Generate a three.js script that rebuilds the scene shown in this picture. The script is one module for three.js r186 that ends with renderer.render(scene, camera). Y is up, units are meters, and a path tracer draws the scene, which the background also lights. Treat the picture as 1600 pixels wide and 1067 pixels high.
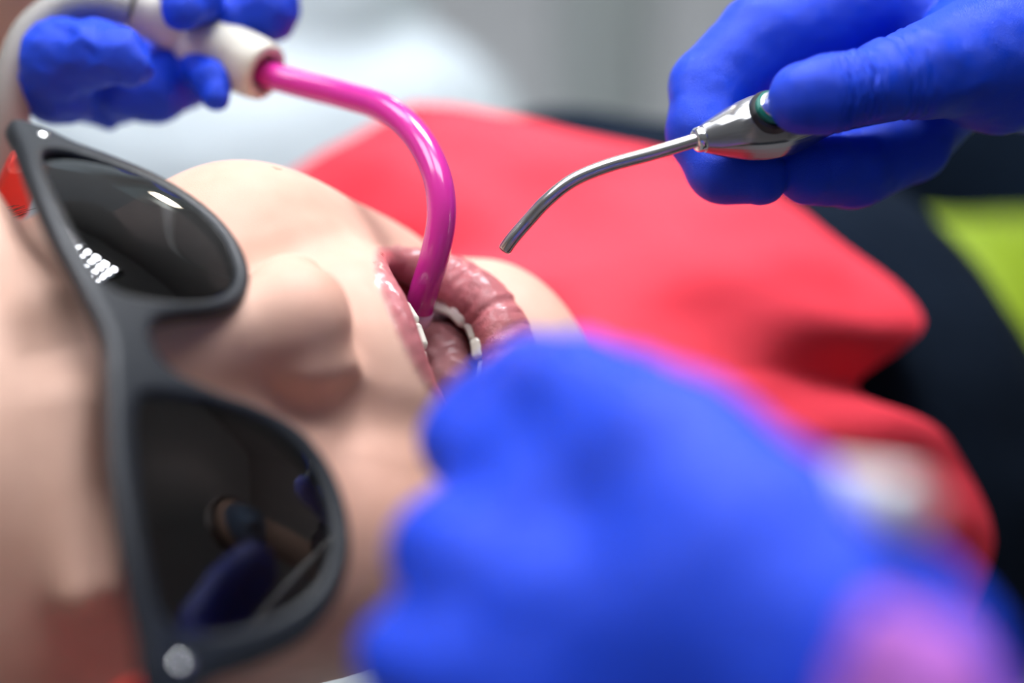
import * as THREE from 'three';
import { RoundedBoxGeometry } from 'three/addons/geometries/RoundedBoxGeometry.js';
import { mergeGeometries, toCreasedNormals } from 'three/addons/utils/BufferGeometryUtils.js';
import { ImprovedNoise } from 'three/addons/math/ImprovedNoise.js';
import { RectAreaLightUniformsLib } from 'three/addons/lights/RectAreaLightUniformsLib.js';

// ------------------------------------------------------------------ camera, light, exposure
const scene = new THREE.Scene();
scene.background = new THREE.Color(0x0b0c0e);
const EYE = new THREE.Vector3(0, 1.34, 0), PITCH = THREE.MathUtils.degToRad(-40), FPX = 2700;
const camera = new THREE.PerspectiveCamera(2 * THREE.MathUtils.radToDeg(Math.atan(533.5 / FPX)), 1600 / 1067, 0.02, 30);
camera.position.copy(EYE);
camera.rotation.x = PITCH;
camera.focus = 0.386;
camera.userData.fStop = camera.getFocalLength() / 20;
camera.updateMatrixWorld(true);

const renderer = new THREE.WebGLRenderer();
renderer.toneMapping = THREE.LinearToneMapping;
renderer.toneMappingExposure = 0.9;
renderer.shadowMap.enabled = true;
RectAreaLightUniformsLib.init();

// places: mm in the lens frame (x right, y up, z towards the viewer) to metres in the room
const Q = camera.quaternion.clone();
const V = (x, y, z) => new THREE.Vector3(x, y, z);
const toW = (v) => v.clone().multiplyScalar(0.001).applyQuaternion(Q).add(EYE);
const at = (x, y, d) => V((x - 800) / FPX * d, (533.5 - y) / FPX * d, -d);
const dirW = (v) => v.clone().applyQuaternion(Q);

// area lights with their glowing fittings
function areaLight(pos, target, w, h, color, intensity) {
  const l = new THREE.RectAreaLight(color, intensity, w, h);
  l.position.copy(pos); l.lookAt(target); l.castShadow = true; scene.add(l); return l;
}
const MOUTH = toW(at(720, 500, 392));
const LAMP = toW(V(50, 608, -418));
const LAMP_L = 76, PANEL_L = 5.2;
const LAMP_M = new THREE.Matrix4().lookAt(MOUTH, LAMP, V(0, 1, 0)).setPosition(LAMP);   // +z looks at the mouth
for (let i = 0; i < 10; i++) for (let j = 0; j < 7; j++) {
  const p = V((i - 4.5) * 0.021, (j - 3) * 0.02, 0.0075).applyMatrix4(LAMP_M), q = V((i - 4.5) * 0.021, (j - 3) * 0.02, 0.6).applyMatrix4(LAMP_M);
  areaLight(p, q, 0.012, 0.012, 0xf6f9ff, LAMP_L);
}
const PANELS = [[-1.0, -0.6], [0.3, -0.6], [-1.0, -1.7], [0.3, -1.7]], CEIL = 2.7;
for (const [x, z] of PANELS) areaLight(V(x, CEIL - 0.03, z), V(x, 0, z + 1e-4), 1.0, 0.6, 0xf7f9ff, PANEL_L);

// ------------------------------------------------------------------ helpers
const noise = new ImprovedNoise();
const N3 = (x, y, z) => noise.noise(x + 31.7, y + 17.3, z + 5.1);
let seed = 7;
const rnd = () => ((seed = (seed * 1664525 + 1013904223) >>> 0) / 4294967296);
const clamp = (x, a = 0, b = 1) => Math.min(b, Math.max(a, x));
const mix = (a, b, t) => a + (b - a) * t;
const sstep = (a, b, x) => { const t = clamp((x - a) / (b - a)); return t * t * (3 - 2 * t); };
const smin = (a, b, k) => { const h = Math.max(k - Math.abs(a - b), 0) / k; return Math.min(a, b) - h * h * k * 0.25; };
const smax = (a, b, k) => -smin(-a, -b, k);
const ell = (x, y, z, a, b, c) => {
  const k0 = Math.hypot(x / a, y / b, z / c), k1 = Math.hypot(x / (a * a), y / (b * b), z / (c * c));
  return k1 < 1e-9 ? -Math.min(a, b, c) : k0 * (k0 - 1) / k1;
};
const cap = (x, y, z, A, B, ra, rb) => {
  const bx = B[0] - A[0], by = B[1] - A[1], bz = B[2] - A[2], px = x - A[0], py = y - A[1], pz = z - A[2];
  const h = clamp((px * bx + py * by + pz * bz) / (bx * bx + by * by + bz * bz + 1e-9));
  return Math.hypot(px - bx * h, py - by * h, pz - bz * h) - mix(ra, rb, h);
};

// surface nets over a distance field in mm; toRoom maps field coordinates to room metres
function nets(f, lo, hi, h, toRoom, opt = {}) {
  const n = [0, 1, 2].map((i) => Math.ceil((hi[i] - lo[i]) / h) + 1), [nx, ny, nz] = n;
  const val = new Float32Array(nx * ny * nz), B = 6, reach = 0.5 * Math.sqrt(3) * B * h * 1.5 + h;
  for (let k0 = 0; k0 < nz; k0 += B) for (let j0 = 0; j0 < ny; j0 += B) for (let i0 = 0; i0 < nx; i0 += B) {
    const c = f(lo[0] + (i0 + B / 2) * h, lo[1] + (j0 + B / 2) * h, lo[2] + (k0 + B / 2) * h), far = Math.abs(c) > reach;
    for (let k = k0; k < Math.min(k0 + B, nz); k++) for (let j = j0; j < Math.min(j0 + B, ny); j++) for (let i = i0; i < Math.min(i0 + B, nx); i++)
      val[i + nx * (j + ny * k)] = far ? c : f(lo[0] + i * h, lo[1] + j * h, lo[2] + k * h);
  }
  const id = new Int32Array(nx * ny * nz).fill(-1), pos = [], idx = [];
  const E = [[0, 1], [2, 3], [4, 5], [6, 7], [0, 2], [1, 3], [4, 6], [5, 7], [0, 4], [1, 5], [2, 6], [3, 7]];
  const g = new Float64Array(8);
  for (let k = 0; k < nz - 1; k++) for (let j = 0; j < ny - 1; j++) for (let i = 0; i < nx - 1; i++) {
    const o = i + nx * (j + ny * k); let m = 0;
    for (let c = 0; c < 8; c++) { g[c] = val[o + (c & 1) + nx * ((c >> 1 & 1) + ny * (c >> 2))]; if (g[c] < 0) m++; }
    if (m === 0 || m === 8) continue;
    let x = 0, y = 0, z = 0, q = 0;
    for (const [a, b] of E) if ((g[a] < 0) !== (g[b] < 0)) {
      const t = g[a] / (g[a] - g[b]);
      x += mix(a & 1, b & 1, t); y += mix(a >> 1 & 1, b >> 1 & 1, t); z += mix(a >> 2, b >> 2, t); q++;
    }
    id[o] = pos.length / 3;
    pos.push(lo[0] + (i + x / q) * h, lo[1] + (j + y / q) * h, lo[2] + (k + z / q) * h);
  }
  const st = [1, nx, nx * ny];
  for (let k = 1; k < nz - 1; k++) for (let j = 1; j < ny - 1; j++) for (let i = 1; i < nx - 1; i++) {
    const o = i + nx * (j + ny * k), s = val[o] < 0;
    for (let a = 0; a < 3; a++) if (s !== (val[o + st[a]] < 0)) {
      const u = st[(a + 1) % 3], v = st[(a + 2) % 3], q = [id[o], id[o - u], id[o - u - v], id[o - v]];
      if (q.some((e) => e < 0)) continue;
      if (s) idx.push(q[0], q[1], q[2], q[0], q[2], q[3]); else idx.push(q[0], q[2], q[1], q[0], q[3], q[2]);
    }
  }
  const nv = pos.length / 3, P = new Float32Array(pos.length), NN = new Float32Array(pos.length), UV = new Float32Array(nv * 2), C = opt.color ? new Float32Array(pos.length) : null;
  const e = opt.eps || h * 0.6, p = V(), q = V(), s = opt.uv || 20;
  for (let i = 0; i < nv; i++) {
    let x = pos[3 * i], y = pos[3 * i + 1], z = pos[3 * i + 2], gx, gy, gz, L;
    for (let r = 0; r < 2; r++) {
      gx = f(x + e, y, z) - f(x - e, y, z); gy = f(x, y + e, z) - f(x, y - e, z); gz = f(x, y, z + e) - f(x, y, z - e);
      L = Math.hypot(gx, gy, gz) || 1; gx /= L; gy /= L; gz /= L;
      if (r === 0) { const d = clamp(f(x, y, z), -h * 0.5, h * 0.5); x -= gx * d; y -= gy * d; z -= gz * d; }
    }
    p.set(x, y, z); toRoom(p, q); P[3 * i] = q.x; P[3 * i + 1] = q.y; P[3 * i + 2] = q.z;
    const q2 = toRoom(V(x + gx, y + gy, z + gz), V()).sub(q).normalize(); NN[3 * i] = q2.x; NN[3 * i + 1] = q2.y; NN[3 * i + 2] = q2.z;
    UV[2 * i] = x / s; UV[2 * i + 1] = (y + 0.6 * z) / s;
    if (C) { const c = opt.color(x, y, z); C[3 * i] = c[0]; C[3 * i + 1] = c[1]; C[3 * i + 2] = c[2]; }
    pos[3 * i] = x; pos[3 * i + 1] = y; pos[3 * i + 2] = z;
  }
  const G = new THREE.BufferGeometry();
  G.setAttribute('position', new THREE.BufferAttribute(P, 3)); G.setAttribute('normal', new THREE.BufferAttribute(NN, 3)); G.setAttribute('uv', new THREE.BufferAttribute(UV, 2));
  if (C) G.setAttribute('color', new THREE.BufferAttribute(C, 3));
  if (opt.slot) {
    const lists = [];
    for (let t = 0; t < idx.length; t += 3) {
      const a = idx[t] * 3, k = opt.slot(pos[a], pos[a + 1], pos[a + 2]);
      (lists[k] ||= []).push(idx[t], idx[t + 1], idx[t + 2]);
    }
    const all = []; lists.forEach((l, k) => { if (l) { G.addGroup(all.length, l.length, k); for (const e2 of l) all.push(e2); } });
    G.setIndex(all);
  } else G.setIndex(idx);
  return G;
}
const lens2room = (p, q) => q.copy(p).multiplyScalar(0.001).applyQuaternion(Q).add(EYE);
const frame = (u, v, o) => {            // an own frame inside the lens frame: basis u, v, w and origin, in mm
  u = u.clone().normalize(); v = v.clone().addScaledVector(u, -u.dot(v)).normalize(); const w = V().crossVectors(u, v);
  const m = new THREE.Matrix4().makeBasis(u, v, w).setPosition(o);
  const F = (p, q) => lens2room(q.copy(p).applyMatrix4(m), q);
  return { u, v, w, o, m, inv: m.clone().invert(), room: F, pt: (a, b, c) => F(V(a, b, c), V()) };
};

// things and parts: geometry arrives in room metres, and is set about the thing's base
const taken = {};
const numbered = (n) => { const k = taken[n] = (taken[n] ?? -1) + 1; return k ? `${n}_${String(k).padStart(3, '0')}` : n; };
function thing(name, label, category, base, group) {
  const o = new THREE.Group(); o.name = numbered(name); o.position.copy(base); scene.add(o);
  o.userData = { label, category }; if (group) o.userData.group = group;
  o.userData_base = base.clone(); return o;
}
const baseOf = (o) => { const b = V(); for (let p = o; p && p !== scene; p = p.parent) b.add(p.position); return b; };
function part(parent, name, geometry, material, label) {
  const b = baseOf(parent), g = geometry.clone().translate(-b.x, -b.y, -b.z), m = new THREE.Mesh(g, material);
  m.name = name; m.castShadow = m.receiveShadow = true; if (label) m.userData.label = label; parent.add(m); return m;
}
function struct(name, geometry, material) {
  const m = new THREE.Mesh(geometry, material); m.name = name; m.userData.kind = 'structure'; m.castShadow = m.receiveShadow = true; scene.add(m); return m;
}
function boxG(x0, x1, y0, y1, z0, z1, r = 0) {
  const g = r ? new RoundedBoxGeometry(x1 - x0, y1 - y0, z1 - z0, 4, r) : new THREE.BoxGeometry(x1 - x0, y1 - y0, z1 - z0);
  return g.translate((x0 + x1) / 2, (y0 + y1) / 2, (z0 + z1) / 2);
}
// a body of revolution along a path of [point(lens mm), radius mm]; closed at both ends
function sweep(rows, seg = 24, opt = {}) {
  const pts = rows.map((r) => r[0]), n = pts.length, P = [], I = [], U = [];
  let side = null;
  for (let i = 0; i < n; i++) {
    const t = V().subVectors(pts[Math.min(n - 1, i + 1)], pts[Math.max(0, i - 1)]);
    if (t.lengthSq() < 1e-9) t.copy(opt.axis || V(1, 0, 0)); t.normalize();
    if (opt.axis) t.copy(opt.axis);
    if (!side) side = Math.abs(t.y) < 0.9 ? V(0, 1, 0) : V(1, 0, 0);
    side = side.clone().addScaledVector(t, -side.dot(t)).normalize(); const b = V().crossVectors(t, side);
    for (let j = 0; j <= seg; j++) {
      const a = j / seg * 2 * Math.PI, p = pts[i].clone().addScaledVector(side, Math.cos(a) * rows[i][1]).addScaledVector(b, Math.sin(a) * rows[i][1]);
      const w = toW(p); P.push(w.x, w.y, w.z); U.push(j / seg * 3, i * 0.2);
    }
  }
  for (let i = 0; i < n - 1; i++) for (let j = 0; j < seg; j++) { const a = i * (seg + 1) + j, b = a + 1, c = a + seg + 1, d = c + 1; I.push(a, b, c, b, d, c); }
  const g = new THREE.BufferGeometry();
  g.setAttribute('position', new THREE.Float32BufferAttribute(P, 3)); g.setAttribute('uv', new THREE.Float32BufferAttribute(U, 2)); g.setIndex(I); g.computeVertexNormals();
  const nn = g.attributes.normal;      // close the seam of the normals
  for (let i = 0; i < n; i++) { const a = i * (seg + 1), b = a + seg, m = V(nn.getX(a) + nn.getX(b), nn.getY(a) + nn.getY(b), nn.getZ(a) + nn.getZ(b)).normalize(); nn.setXYZ(a, m.x, m.y, m.z); nn.setXYZ(b, m.x, m.y, m.z); }
  return opt.crease ? toCreasedNormals(g, opt.crease) : g;
}
const curve = (pts, n, f) => { const c = new THREE.CatmullRomCurve3(pts, false, 'centripetal'); return Array.from({ length: n + 1 }, (_, i) => [c.getPoint(i / n), f(i / n)]); };

// ------------------------------------------------------------------ textures and materials
function tex(size, fn, srgb = false, rep = 1) {
  const d = new Uint8Array(size * size * 4);
  for (let y = 0; y < size; y++) for (let x = 0; x < size; x++) { const c = fn(x, y), o = (y * size + x) * 4; d[o] = c[0]; d[o + 1] = c[1]; d[o + 2] = c[2]; d[o + 3] = 255; }
  const t = new THREE.DataTexture(d, size, size); t.wrapS = t.wrapT = THREE.RepeatWrapping; t.magFilter = THREE.LinearFilter; t.repeat.set(rep, rep);
  if (srgb) t.colorSpace = THREE.SRGBColorSpace; t.needsUpdate = true; return t;
}
const tile = (x, y, s, f) => { const a = x / s * 2 * Math.PI, b = y / s * 2 * Math.PI; return N3(Math.cos(a) * f, Math.sin(a) * f + Math.cos(b) * f * 1.3, Math.sin(b) * f * 1.3); };
const grain = tex(256, (x, y) => { const v = clamp(128 + 90 * tile(x, y, 256, 14) + 70 * tile(y, x, 256, 31)) * 0 + 128 + 80 * tile(x, y, 256, 14) + 60 * tile(y, x, 256, 31); const k = clamp(v, 0, 255); return [k, k, k]; });
const weave = tex(128, (x, y) => { const v = 128 + 70 * Math.sin(x / 128 * 2 * Math.PI * 16) * Math.sin(y / 128 * 2 * Math.PI * 16) + 30 * tile(x, y, 128, 6); const k = clamp(v, 0, 255); return [k, k, k]; });
const phys = (o) => new THREE.MeshPhysicalMaterial(o);
const lin = (r, g, b) => new THREE.Color().setRGB(r, g, b);
const M = {
  skin: phys({ vertexColors: true, roughness: 0.5, bumpMap: grain, bumpScale: 0.00012, specularIntensity: 0.6 }),
  lip: phys({ vertexColors: true, roughness: 0.42, bumpMap: grain, bumpScale: 0.0005, clearcoat: 0.6, clearcoatRoughness: 0.22 }),
  wet: phys({ vertexColors: true, roughness: 0.25, clearcoat: 0.5, clearcoatRoughness: 0.12, bumpMap: grain, bumpScale: 0.0002 }),
  tongue: phys({ color: lin(0.50, 0.20, 0.21), roughness: 0.3, clearcoat: 0.4, bumpMap: grain, bumpScale: 0.0004 }),
  tooth: phys({ color: lin(0.85, 0.8, 0.68), roughness: 0.16, clearcoat: 0.5 }),
  hair: phys({ color: lin(0.06, 0.03, 0.018), roughness: 0.5 }),
  glove: phys({ color: lin(0.0, 0.052, 0.70), roughness: 0.46, bumpMap: grain, bumpScale: 0.00022, specularIntensity: 0.6 }),
  frame: phys({ color: lin(0.010, 0.013, 0.018), roughness: 0.38, specularIntensity: 0.7 }),
  lens: phys({ color: lin(0.15, 0.165, 0.18), roughness: 0.02, transmission: 1, thickness: 0, ior: 1.6 }),
  temple: phys({ color: lin(0.85, 0.03, 0.015), roughness: 0.4 }),
  chrome: phys({ color: lin(0.8, 0.8, 0.8), roughness: 0.16, metalness: 1 }),
  steel: phys({ color: lin(0.5, 0.5, 0.51), roughness: 0.24, metalness: 1 }),
  tip: phys({ color: lin(0.6, 0.59, 0.58), roughness: 0.26, metalness: 1 }),
  handle: phys({ color: lin(0.72, 0.72, 0.70), roughness: 0.4, metalness: 0.35 }),
  black: phys({ color: lin(0.015, 0.016, 0.018), roughness: 0.35 }),
  green: phys({ color: lin(0.005, 0.16, 0.12), roughness: 0.3 }),
  pink: phys({ color: lin(0.68, 0.03, 0.33), roughness: 0.2, clearcoat: 0.6, clearcoatRoughness: 0.1 }),
  clearTip: phys({ color: lin(0.80, 0.55, 0.75), roughness: 0.15, clearcoat: 0.5 }),
  cream: phys({ color: lin(0.62, 0.585, 0.49), roughness: 0.45 }),
  hose: phys({ color: lin(0.32, 0.30, 0.28), roughness: 0.5 }),
  bib: phys({ color: lin(0.86, 0.03, 0.06), roughness: 0.75, bumpMap: weave, bumpScale: 0.0003, sheen: 0.2, sheenColor: lin(1, 0.3, 0.3) }),
  navy: phys({ color: lin(0.003, 0.008, 0.018), roughness: 0.9, specularIntensity: 0.2, bumpMap: weave, bumpScale: 0.0005 }),
  lime: phys({ color: lin(0.22, 0.32, 0.012), roughness: 0.5 }),
  vinyl: phys({ color: lin(0.55, 0.6, 0.62), roughness: 0.5 }),
  coat: phys({ color: lin(0.50, 0.565, 0.60), roughness: 0.85 }),
  white: phys({ color: lin(0.75, 0.77, 0.77), roughness: 0.5 }),
  unit: phys({ color: lin(0.70, 0.76, 0.75), roughness: 0.4 }),
  mask: phys({ color: lin(0.08, 0.16, 0.28), roughness: 0.85 }),
  lilac: phys({ color: lin(0.46, 0.13, 0.58), roughness: 0.7 }),
  floor: phys({ color: lin(0.46, 0.48, 0.49), roughness: 0.4 }),
  wall: phys({ color: lin(0.42, 0.41, 0.4), roughness: 0.9, side: THREE.DoubleSide }),
  ceiling: phys({ color: lin(0.8, 0.8, 0.8), roughness: 0.9 }),
  glow: new THREE.MeshStandardMaterial({ color: 0x222222, emissive: 0xf7f9ff, emissiveIntensity: PANEL_L }),
  bulb: new THREE.MeshStandardMaterial({ color: 0x999999, emissive: 0xfff1d8, emissiveIntensity: 30 }),
  led: new THREE.MeshStandardMaterial({ color: 0x222222, emissive: 0xf6f9ff, emissiveIntensity: LAMP_L }),
};

// ------------------------------------------------------------------ the room
const RX0 = -2.2, RX1 = 2.6, RZ0 = -2.9, RZ1 = 2.2;
struct('floor', boxG(RX0 - 0.1, RX1 + 0.1, -0.1, 0, RZ0 - 0.1, RZ1 + 0.1), M.floor);
struct('ceiling', boxG(RX0 - 0.1, RX1 + 0.1, CEIL, CEIL + 0.1, RZ0 - 0.1, RZ1 + 0.1), M.ceiling);
struct('wall_back', boxG(RX0, RX1, 0, CEIL, RZ0 - 0.1, RZ0), M.wall);
struct('wall_front', boxG(RX0, RX1, 0, CEIL, RZ1, RZ1 + 0.1), M.wall);
struct('wall_left', boxG(RX0 - 0.1, RX0, 0, CEIL, RZ0 - 0.1, RZ1 + 0.1), M.wall);
struct('wall_right', boxG(RX1, RX1 + 0.1, 0, CEIL, RZ0 - 0.1, RZ1 + 0.1), M.wall);
PANELS.forEach(([x, z], i) => {
  const side = [['left', 'front'], ['right', 'front'], ['left', 'back'], ['right', 'back']][i];
  const t = thing('ceiling_light', `oblong white ceiling light panel, ${side[0]} one of the ${side[1]} pair`, 'ceiling light', V(x, CEIL - 0.02, z), 'ceiling light panels');
  const fr = 0.03, X = 0.5, Z = 0.3, y0 = CEIL - 0.025;
  part(t, 'frame', mergeGeometries([boxG(x - X - fr, x + X + fr, y0, CEIL, z - Z - fr, z - Z), boxG(x - X - fr, x + X + fr, y0, CEIL, z + Z, z + Z + fr), boxG(x - X - fr, x - X, y0, CEIL, z - Z, z + Z), boxG(x + X, x + X + fr, y0, CEIL, z - Z, z + Z)]), M.white);
  part(t, 'diffuser', boxG(x - X, x + X, CEIL - 0.02, CEIL, z - Z, z + Z), M.glow);
});

{ // added lamp, itself unseen, put above the frame for the far-lens highlight
  const c = V(8, 363, -722), ax = V(-80, -334, 364).normalize(), q = (l) => c.clone().addScaledVector(ax, l);
  const t = thing('added_highlight_lamp', 'small round unseen lamp on a thin bent neck, added for the far lens highlight', 'lamp', toW(c));
  part(t, 'lamp_head', sweep([[q(-40), 0.5], [q(-39), 9], [q(-25), 12], [q(0), 14], [q(1), 13], [q(-3), 12], [q(-3), 0.2]], 32, { axis: ax, crease: 0.5 }), M.white);
  part(t, 'lamp_bulb', sweep([[q(-3), 0.2], [q(-3), 11.5], [q(-1), 11.5], [q(-1), 0.2]], 32, { axis: ax, crease: 0.5 }), M.bulb);
  part(t, 'neck', sweep(curve([q(-38), q(-120).add(V(20, 30, 0)), toL(toW(c).add(V(0.4, 0.3, -0.5))), toL(V(toW(c).x + 0.75, 0.6, toW(c).z - 0.75)), toL(V(toW(c).x + 0.75, 0.02, toW(c).z - 0.75))], 40, () => 6), 12), M.white);
  const w0 = toW(c); part(t, 'base', new THREE.CylinderGeometry(0.14, 0.15, 0.03, 32).translate(w0.x + 0.75, 0.015, w0.z - 0.75), M.white);
  areaLight(toW(q(2)), toW(q(100)), 0.02, 0.02, 0xfff1d8, 60);
}
// ------------------------------------------------------------------ dental lamp over the patient
{
  const t = thing('dental_lamp', 'white dental lamp head with a grid of small round lamps', 'lamp', LAMP);
  const place = (g) => g.applyMatrix4(LAMP_M);
  part(t, 'housing', place(boxG(-0.13, 0.13, -0.09, 0.09, -0.06, -0.004, 0.02)), M.white);
  const face = part(t, 'lamp_face', place(boxG(-0.115, 0.115, -0.075, 0.075, -0.004, 0.002)), M.black);
  for (let i = 0; i < 10; i++) for (let j = 0; j < 7; j++) part(face, 'lamp_bulb', place(new THREE.CylinderGeometry(0.0065, 0.0065, 0.004, 12).rotateX(Math.PI / 2).translate((i - 4.5) * 0.021, (j - 3) * 0.02, 0.004)), M.led);
  const up = LAMP.clone().add(V(0, 0, 0)), pts = [toL(up.clone().add(V(0, 0.06, -0.03))), toL(V(up.x + 0.15, up.y + 0.35, up.z - 0.25)), toL(V(up.x + 0.2, CEIL, up.z - 0.4))];
  part(t, 'arm', sweep(curve(pts, 20, () => 16), 16), M.white);
}
function toL(w) { return w.clone().sub(EYE).applyQuaternion(Q.clone().invert()).multiplyScalar(1000); }

// ------------------------------------------------------------------ the patient
const HEAD = frame(V(0.795, 0.07, -0.60), V(-0.33, 0.85, -0.42), V(-80, -2, -338));   // u to the chin, v to the patient's left, w out of the face
const TORSO = frame(V(0.82, 0.05, -0.57), HEAD.v, V(10, -35, -512));
const torsoSDF = (s, b, c) => {
  let d = smin(ell(s - 45, b + 8, c, 70, 118, 60), ell(s - 98, b, c, 92, 108, 76), 40);
  d = smin(d, ell(s - 180, b, c + 108, 95, 104, 56), 26);
  for (const q of [-1, 1]) d = smin(d, cap(s, b, c, [50, q * 92, -14], [185, q * 128, -80], 40, 33), 18);
  return d;
};
const legSDF = (s, b, c) => {
  let d = ell(s - 290, b, c + 105, 80, 125, 72);
  for (const q of [-1, 1]) d = smin(d, cap(s, b, c, [300, q * 68, -100], [680, q * 85, -95], 72, 58), 14);
  return d;
};
// lips: a closed loop about the open mouth
const lipC = (t) => {                   // t = 0 lower middle, PI upper middle
  const c = Math.cos(t), s = Math.sin(t), low = 0.5 + 0.5 * c;
  return [84.5 + (c > 0 ? 16 : 19.3) * c + (c > 0 ? 0 : 1.2 * Math.pow(Math.abs(c), 6)), 23 * s * (1 + 0.1 * low), mix(6.5, -5, low) - 12 * s * s];
};
const lipR = (t) => { const c = Math.cos(t); return c > 0 ? mix(3.2, 6.6, Math.pow(c, 0.7)) : mix(2.8, 2.3, -c); };
const LN = 40, LP = Array.from({ length: LN }, (_, i) => lipC(i / LN * 2 * Math.PI)), LR = Array.from({ length: LN }, (_, i) => lipR(i / LN * 2 * Math.PI));
function lipSDF(u, v, w) {
  let best = 1e9, at0 = 0;
  for (let i = 0; i < LN; i++) {
    const j = (i + 1) % LN, A = LP[i], B = LP[j], bx = B[0] - A[0], by = B[1] - A[1], bz = B[2] - A[2], px = u - A[0], py = v - A[1], pz = w - A[2];
    const h = clamp((px * bx + py * by + pz * bz) / (bx * bx + by * by + bz * bz)), d = Math.hypot(px - bx * h, py - by * h, pz - bz * h) - mix(LR[i], LR[j], h);
    if (d < best) { best = d; at0 = (i + h) / LN * 2 * Math.PI; }
  }
  return [best, at0];
}
const cavity = (u, v, w) => {
  const a = ell(u - 83.5, v, 0, 17, 23, 1e4), tunnel = smax(a, Math.abs(w + 5) - 26, 4);
  return smin(tunnel, ell(u - 82, v, w + 32, 19, 25, 24), 6);
};
function headSDF(u, v, w) {
  const a = Math.abs(v), d0 = ell(u + 32, v, w + 88, 86, 71, 88);
  if (d0 > 60 && u < -40) return d0;
  let d = smin(d0, ell(u - 22, v, w + 62, 72, 58, 62), 18);
  d = smin(d, ell(u - 52, a - 33, w + 27, 27, 27, 25), 16);                    // cheeks
  d = smin(d, cap(u, v, w, [62, 0, -60], [110, 0, -32], 44, 23), 18);          // jaw
  d = smin(d, ell(u - 80, a - 31, w + 42, 34, 24, 26), 26);                    // jaw sides
  d = smin(d, ell(u - 115, v, w + 20, 15, 25, 14), 14);                        // chin
  d = smin(d, ell(u - 64, v, w + 13, 21, 27, 20), 12);                         // mouth mound
  d = smin(d, cap(u, a, v * 0 + w, [-9, 12, -1], [-12, 44, -10], 6, 5), 10);   // brow
  d = smax(d, -ell(u - 6, a - 30, w - 3, 12, 16, 10), 9);                      // eye sockets
  d = smin(d, Math.hypot(u - 7, a - 30, w + 12) - 12, 5);                      // closed eyes
  d = smax(d, -cap(u, a, w, [-7 + 14, 22, 2], [7, 38, -1.5], 0.7, 0.5), 1.2);  // lid line
  d = smin(d, cap(u, v, w, [-2, 0, -6], [37, 0, 5.5], 7.5, 10), 9);            // nose
  d = smin(d, ell(u - 41, v, w - 8.5, 10, 11, 10), 6);
  d = smin(d, ell(u - 43.5, a - 11.5, w - 2.5, 8.5, 6.5, 8), 5);               // wings
  d = smax(d, -cap(u, a, w, [52, 6.5, -0.5], [43, 6, 4], 2.6, 2), 2.5);         // nostrils
  d = smax(d, -cap(u, a, w, [36, 18.5, 2], [50, 22, 6], 2.4, 3.4), 7);       // fold beside nose and mouth
  d = smax(d, -cap(u, a, w, [50, 22, 6], [65, 26, 4], 3.4, 2.4), 7);
  d = smax(d, -cap(u, v, w, [53, 0, 12.5], [62, 0, 13.2], 2.2, 3), 4);         // philtrum
  if (u > -20 && u < 30 && a > 55) { d = smin(d, smax(ell(u - 12, a - 71, w + 92, 28, 8, 17), -ell(u - 10, a - 78, w + 88, 18, 5, 10), 3), 4); }   // ears
  d = smin(d, cap(u, v, w, [70, 0, -92], [190, 0, -120], 40, 44), 22);         // neck
  if (u > 50 && u < 130 && w > -70) {
    const [l, t] = lipSDF(u, v, w);
    d = smax(d, -cavity(u, v, w), 3);
    let r = 0;
    if (Math.abs(l) < 4) {
      const c = Math.max(0, Math.cos(t)), k = t > Math.PI ? t - 2 * Math.PI : t;
      r = c * (0.18 * Math.sin(k * 46 + 3 * N3(u / 7, v / 7, w / 7)) * (0.5 + N3(u / 4, v / 5, w / 4)) + 0.5 * Math.exp(-Math.pow((k - 0.16) / 0.035, 2)) + 0.35 * Math.exp(-Math.pow((k + 0.28) / 0.04, 2))) + 0.25 * N3(u / 2.2, v / 2.2, w / 2.2);
    }
    d = smin(d, l + r, 2.2);
  }
  return d;
}
const skinBase = [0.755, 0.472, 0.36];
const inMouth = (u, v, w) => u > 55 && u < 110 && cavity(u, v, w) < 1.2 && lipSDF(u, v, w)[0] > 0.6;
const lipness = (u, v, w) => (u < 52 || u > 120 || w < -40) ? 0 : 1 - sstep(0.2, 1.9, lipSDF(u, v, w)[0]);
function skinColor(u, v, w) {
  const a = Math.abs(v), n = N3(u / 16, v / 16, w / 16) * 0.05 + N3(u / 5, v / 5, w / 5) * 0.04;
  const blush = 0.7 * Math.exp(-(Math.pow((u - 50) / 22, 2) + Math.pow((a - 34) / 20, 2))) + 0.6 * Math.exp(-(Math.pow((u - 44) / 12, 2) + Math.pow(v / 13, 2)));
  let c = [skinBase[0] * (1 + n), skinBase[1] * (1 + 1.3 * n - 0.16 * blush), skinBase[2] * (1 + 1.5 * n - 0.2 * blush)];
  const mole = Math.hypot(u - 59.5, v - 49) < 0.9 ? 1 : 0;
  if (mole) c = [0.45, 0.22, 0.15];
  const L = lipness(u, v, w);
  if (L > 0) { const m = 1 + 1.5 * n + 0.12 * N3(u / 2, v / 2, w / 2); c = [mix(c[0], 0.62 * m, L), mix(c[1], 0.165 * m, L), mix(c[2], 0.18 * m, L)]; }
  if (inMouth(u, v, w)) c = [0.42 * (1 + 2 * n), 0.085 * (1 + 3 * n), 0.08 * (1 + 3 * n)];
  return c;
}
const patient = thing('person', 'child lying back with dark sunglasses and wide open mouth', 'person', TORSO.pt(100, 0, -80));
part(patient, 'body', nets(headSDF, [-122, -84, -182], [200, 84, 32], 1.05, HEAD.room, { color: skinColor, slot: (u, v, w) => inMouth(u, v, w) ? 2 : lipness(u, v, w) > 0.5 ? 1 : 0, uv: 12, eps: 0.5 }), [M.skin, M.lip, M.wet]);
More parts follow.
